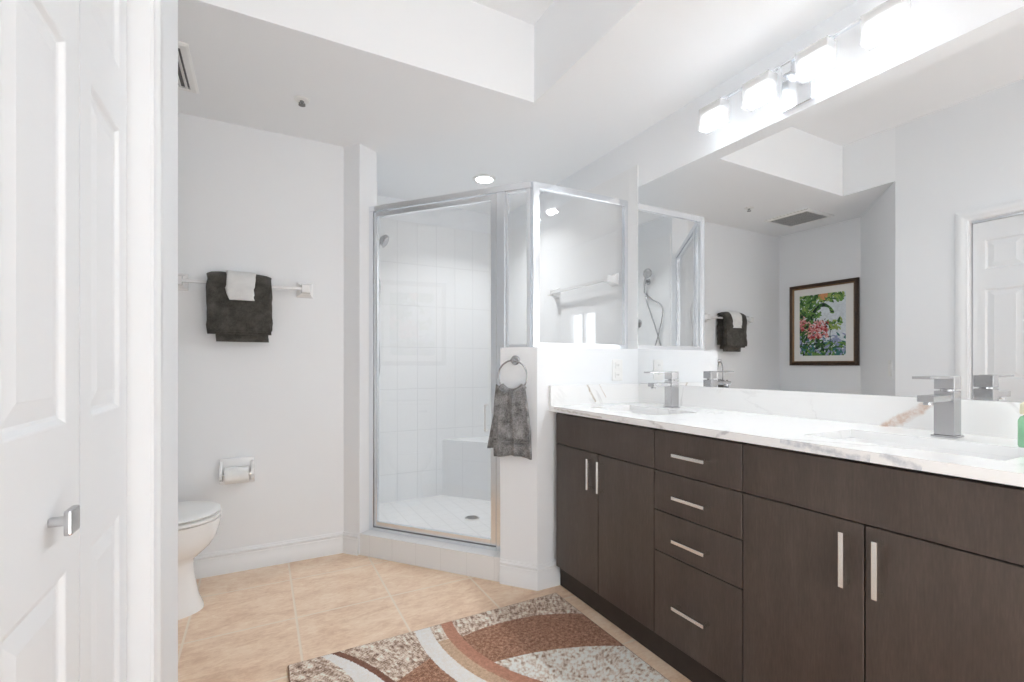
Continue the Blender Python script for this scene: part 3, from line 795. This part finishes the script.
mb.mi = 1; mb.rings([R(.030, .024), R(.040, .018), R(.042, .010)], cap=False); mb.mi = 0
fr = mb.build('frame', [M['frame'], M['gilt']], pic)
MB().box(PXW, PXW+.011, py0+.036, py1-.036, pz0+.036, pz1-.036).build('mat_board', M['mat'], pic)
cols = {'pale': (214, 222, 228), 'g1': (62, 98, 58), 'g2': (104, 142, 78), 'g3': (150, 172, 96), 'teal': (70, 120, 116), 'pink': (206, 128, 128), 'red': (158, 62, 66), 'rose': (226, 180, 172), 'orange': (214, 150, 104), 'lilac': (150, 158, 190), 'dk': (40, 58, 48)}
ck = list(cols); pm = [plain('print_'+k, s2l(cols[k]), .8, 0, .2, .12, 50) for k in ck]
mb = MB(); a0, a1, b0, b1 = py0+.105, py1-.095, pz0+.093, pz1-.105
mb.mi = 0; mb.box(PXW+.011, PXW+.012, a0, a1, b0, b1)
rnd = random.Random(11); lay = [0]
def petal(u, v, L, W, ang, k):
    """leaf shaped dab at (u,v) in 0..1 picture space, u runs right in the mirror view (toward smaller y)"""
    lay[0] += 1; L *= .8; W *= .8; x = PXW+.0121+lay[0]*1.2e-6
    y, z = a1-u*(a1-a0), b0+v*(b1-b0); pts = []
    for i in range(10):
        a = 2*PI*i/10; p, q = L*math.cos(a), W*math.sin(a)*(1-.35*math.cos(a))
        yy, zz = y+p*math.cos(ang)-q*math.sin(ang), z+p*math.sin(ang)+q*math.cos(ang)
        pts.append((x, min(max(yy, a0), a1), min(max(zz, b0), b1)))
    mb.mi = ck.index(k); mb.face([mb.bm.verts.new(p) for p in pts])
def scatter(n, u0, u1, v0, v1, ks, L=(.02, .045), W=.4):
    for _ in range(n):
        l = rnd.uniform(*L); petal(rnd.uniform(u0, u1), rnd.uniform(v0, v1), l, l*rnd.uniform(.25, W), rnd.uniform(0, PI), rnd.choice(ks))
scatter(150, 0, .45, .62, 1, ['g1', 'g2', 'g3', 'g2'])
scatter(80, .35, .95, .88, 1, ['g2', 'g3', 'g1'])
scatter(160, 0, .6, .0, .35, ['g1', 'teal', 'lilac', 'dk', 'g2'])
scatter(100, .6, 1, .0, .26, ['g2', 'teal', 'lilac', 'g1'])
scatter(26, .62, .95, .42, .58, ['g1', 'g2', 'g3'])
scatter(18, .6, 1, .26, .36, ['lilac', 'teal', 'pale'])
for k in range(22):
    a = PI*(.05+.95*k/21); petal(.52-.0+.2*math.cos(a), .66+.16*math.sin(a), .026, .012, a, rnd.choice(['g1', 'g2', 'dk']))
scatter(16, .42, .6, .88, 1, ['orange', 'orange', 'g3'], (.018, .032), .6)
scatter(120, 0, .3, .35, .7, ['g1', 'g2', 'rose', 'dk'])
scatter(150, .2, .62, .28, .56, ['pink', 'red', 'rose', 'pink', 'rose', 'red'], (.012, .026), .6)
scatter(24, 0, .16, .42, .62, ['pink', 'red', 'rose'], (.012, .026), .6)
scatter(20, .2, .62, .25, .6, ['g1', 'dk'], (.012, .022), .4)
for k in range(14): petal(.68+.004*math.sin(k), .04+k*.027, .014, .004, PI/2, 'dk')
mb.build('print', pm, pic)

# ------------------------------------------------------------------ rug
RX0, RX1, RY0, RY1 = .085, 1.268, .15, 1.925
rcx, rcy = (RX0+RX1)/2, (RY0+RY1)/2
def rug_mat():
    q = NT('rug_pile'); x, y, z = q.xyz()
    X = q.math('ADD', x, rcx); Y = q.math('ADD', y, rcy)
    jit = q.math('MULTIPLY_ADD', q.noise(170, 3, .7), .016, -.008)
    def dist(cx, cy):
        a = q.math('SUBTRACT', X, cx); b = q.math('SUBTRACT', Y, cy)
        return q.math('ADD', q.math('SQRT', q.math('ADD', q.math('MULTIPLY', a, a), q.math('MULTIPLY', b, b))), jit)
    lt = lambda a, b: q.math('LESS_THAN', a, b)
    gt = lambda a, b: q.math('GREATER_THAN', a, b)
    AND = lambda a, b: q.math('MULTIPLY', a, b)
    n = q.noise(75, 4, .75); nf = q.noise(380, 2, .7); nb = q.noise(38, 3, .7)
    f = q.math('ADD', q.math('MULTIPLY', n, .6), q.math('MULTIPLY', nb, .4))
    speck = q.ramp(f, [(.40, s2l((128, 101, 85))), (.47, s2l((193, 164, 143))), (.53, s2l((239, 221, 204))), (.60, s2l((248, 248, 238)))])
    pale = q.ramp(f, [(.38, s2l((159, 132, 111))), (.46, s2l((228, 210, 193))), (.54, s2l((248, 248, 242)))])
    fb = q.math('ADD', q.math('MULTIPLY', n, .5), q.math('MULTIPLY', nf, .5))
    brown = q.ramp(fb, [(.38, s2l((117, 80, 62))), (.5, s2l((165, 119, 94))), (.60, s2l((220, 177, 150)))])
    rust = q.ramp(fb, [(.36, s2l((170, 117, 94))), (.64, s2l((220, 164, 139)))])
    white = q.ramp(fb, [(.36, s2l((239, 229, 216))), (.6, s2l((248, 248, 248)))])
    tan = q.ramp(fb, [(.36, s2l((180, 145, 120))), (.6, s2l((228, 197, 167)))])
    dbr = q.ramp(fb, [(.36, s2l((111, 73, 58))), (.6, s2l((154, 108, 88)))])
    C = dist(1.38, 1.82); U = dist(.889, 1.089); Lo = dist(.727, .551); Bc = dist(-.476, 1.35); Bl = dist(-.267, 1.598)
    col = speck
    # left part
    inb = lt(Bc, .925)
    col = q.mix(AND(inb, gt(Bl, .566)), col, white)
    col = q.mix(AND(gt(Bc, .912), lt(Bc, .936)), col, dbr)
    tri = AND(lt(Y, q.math('ADD', q.math('MULTIPLY_ADD', X, .5, 1.71-.2775), jit)), gt(Bc, .936))
    col = q.mix(tri, col, brown)
    # right part, inside the big ring
    R1 = lt(C, .66)
    base_r = q.mix(lt(Lo, 1.027), q.mix(lt(U, .718), speck, brown), pale)
    col = q.mix(R1, col, base_r)
    ring = AND(gt(C, .66), lt(C, .71)); col = q.mix(ring, col, rust)
    ring = AND(gt(C, .71), lt(C, .757)); col = q.mix(ring, col, q.mix(gt(Y, 1.80), tan, speck))
    ring = AND(gt(C, .757), lt(C, .822)); col = q.mix(ring, col, white)
    q.bump(nf, .8, .004)
    q.b.inputs['Sheen Weight'].default_value = .1
    return q.set(col, .95, 0, .08)
M['rug'] = rug_mat()
M['binding'] = plain('rug_binding', s2l((150, 124, 104)), .9, 0, .1, .15, 200)
rg = thing('area_rug', 'patterned brown and white rug with curved bands in front of the vanity', 'rug', (rcx, rcy, 0))
mb = MB(); hx, hy = (RX1-RX0)/2, (RY1-RY0)/2
mb.box(-hx+.006, hx-.006, -hy+.006, hy-.006, .001, .011, .003); mb.build('pile', M['rug'], rg, world=False, auto=50)
mb = MB(); path = [(-hx+.006, -hy+.006), (hx-.006, -hy+.006), (hx-.006, hy-.006), (-hx+.006, hy-.006)]
pr = [(-.006*math.cos(a)*1.0, .0055+.0045*math.sin(a)) for a in [2*PI*k/8 for k in range(8)]]
mb.tube([(x, y, .0055) for x, y in path[:1]+[(hx-.006, -hy+.006)]], .0045, 8)
for a, b_ in zip(path[1:], path[2:]+path[:1]): mb.tube([(*a, .0055), (*b_, .0055)], .0045, 8)
mb.build('binding', M['binding'], rg, world=False, auto=50)

# tidy the builder's own bookkeeping
for o in bpy.data.objects:
    for k in ('_loc', '_rz'):
        if k in o: del o[k]
for o in list(bpy.data.objects):
    if o.name not in COL.objects: bpy.data.objects.remove(o)
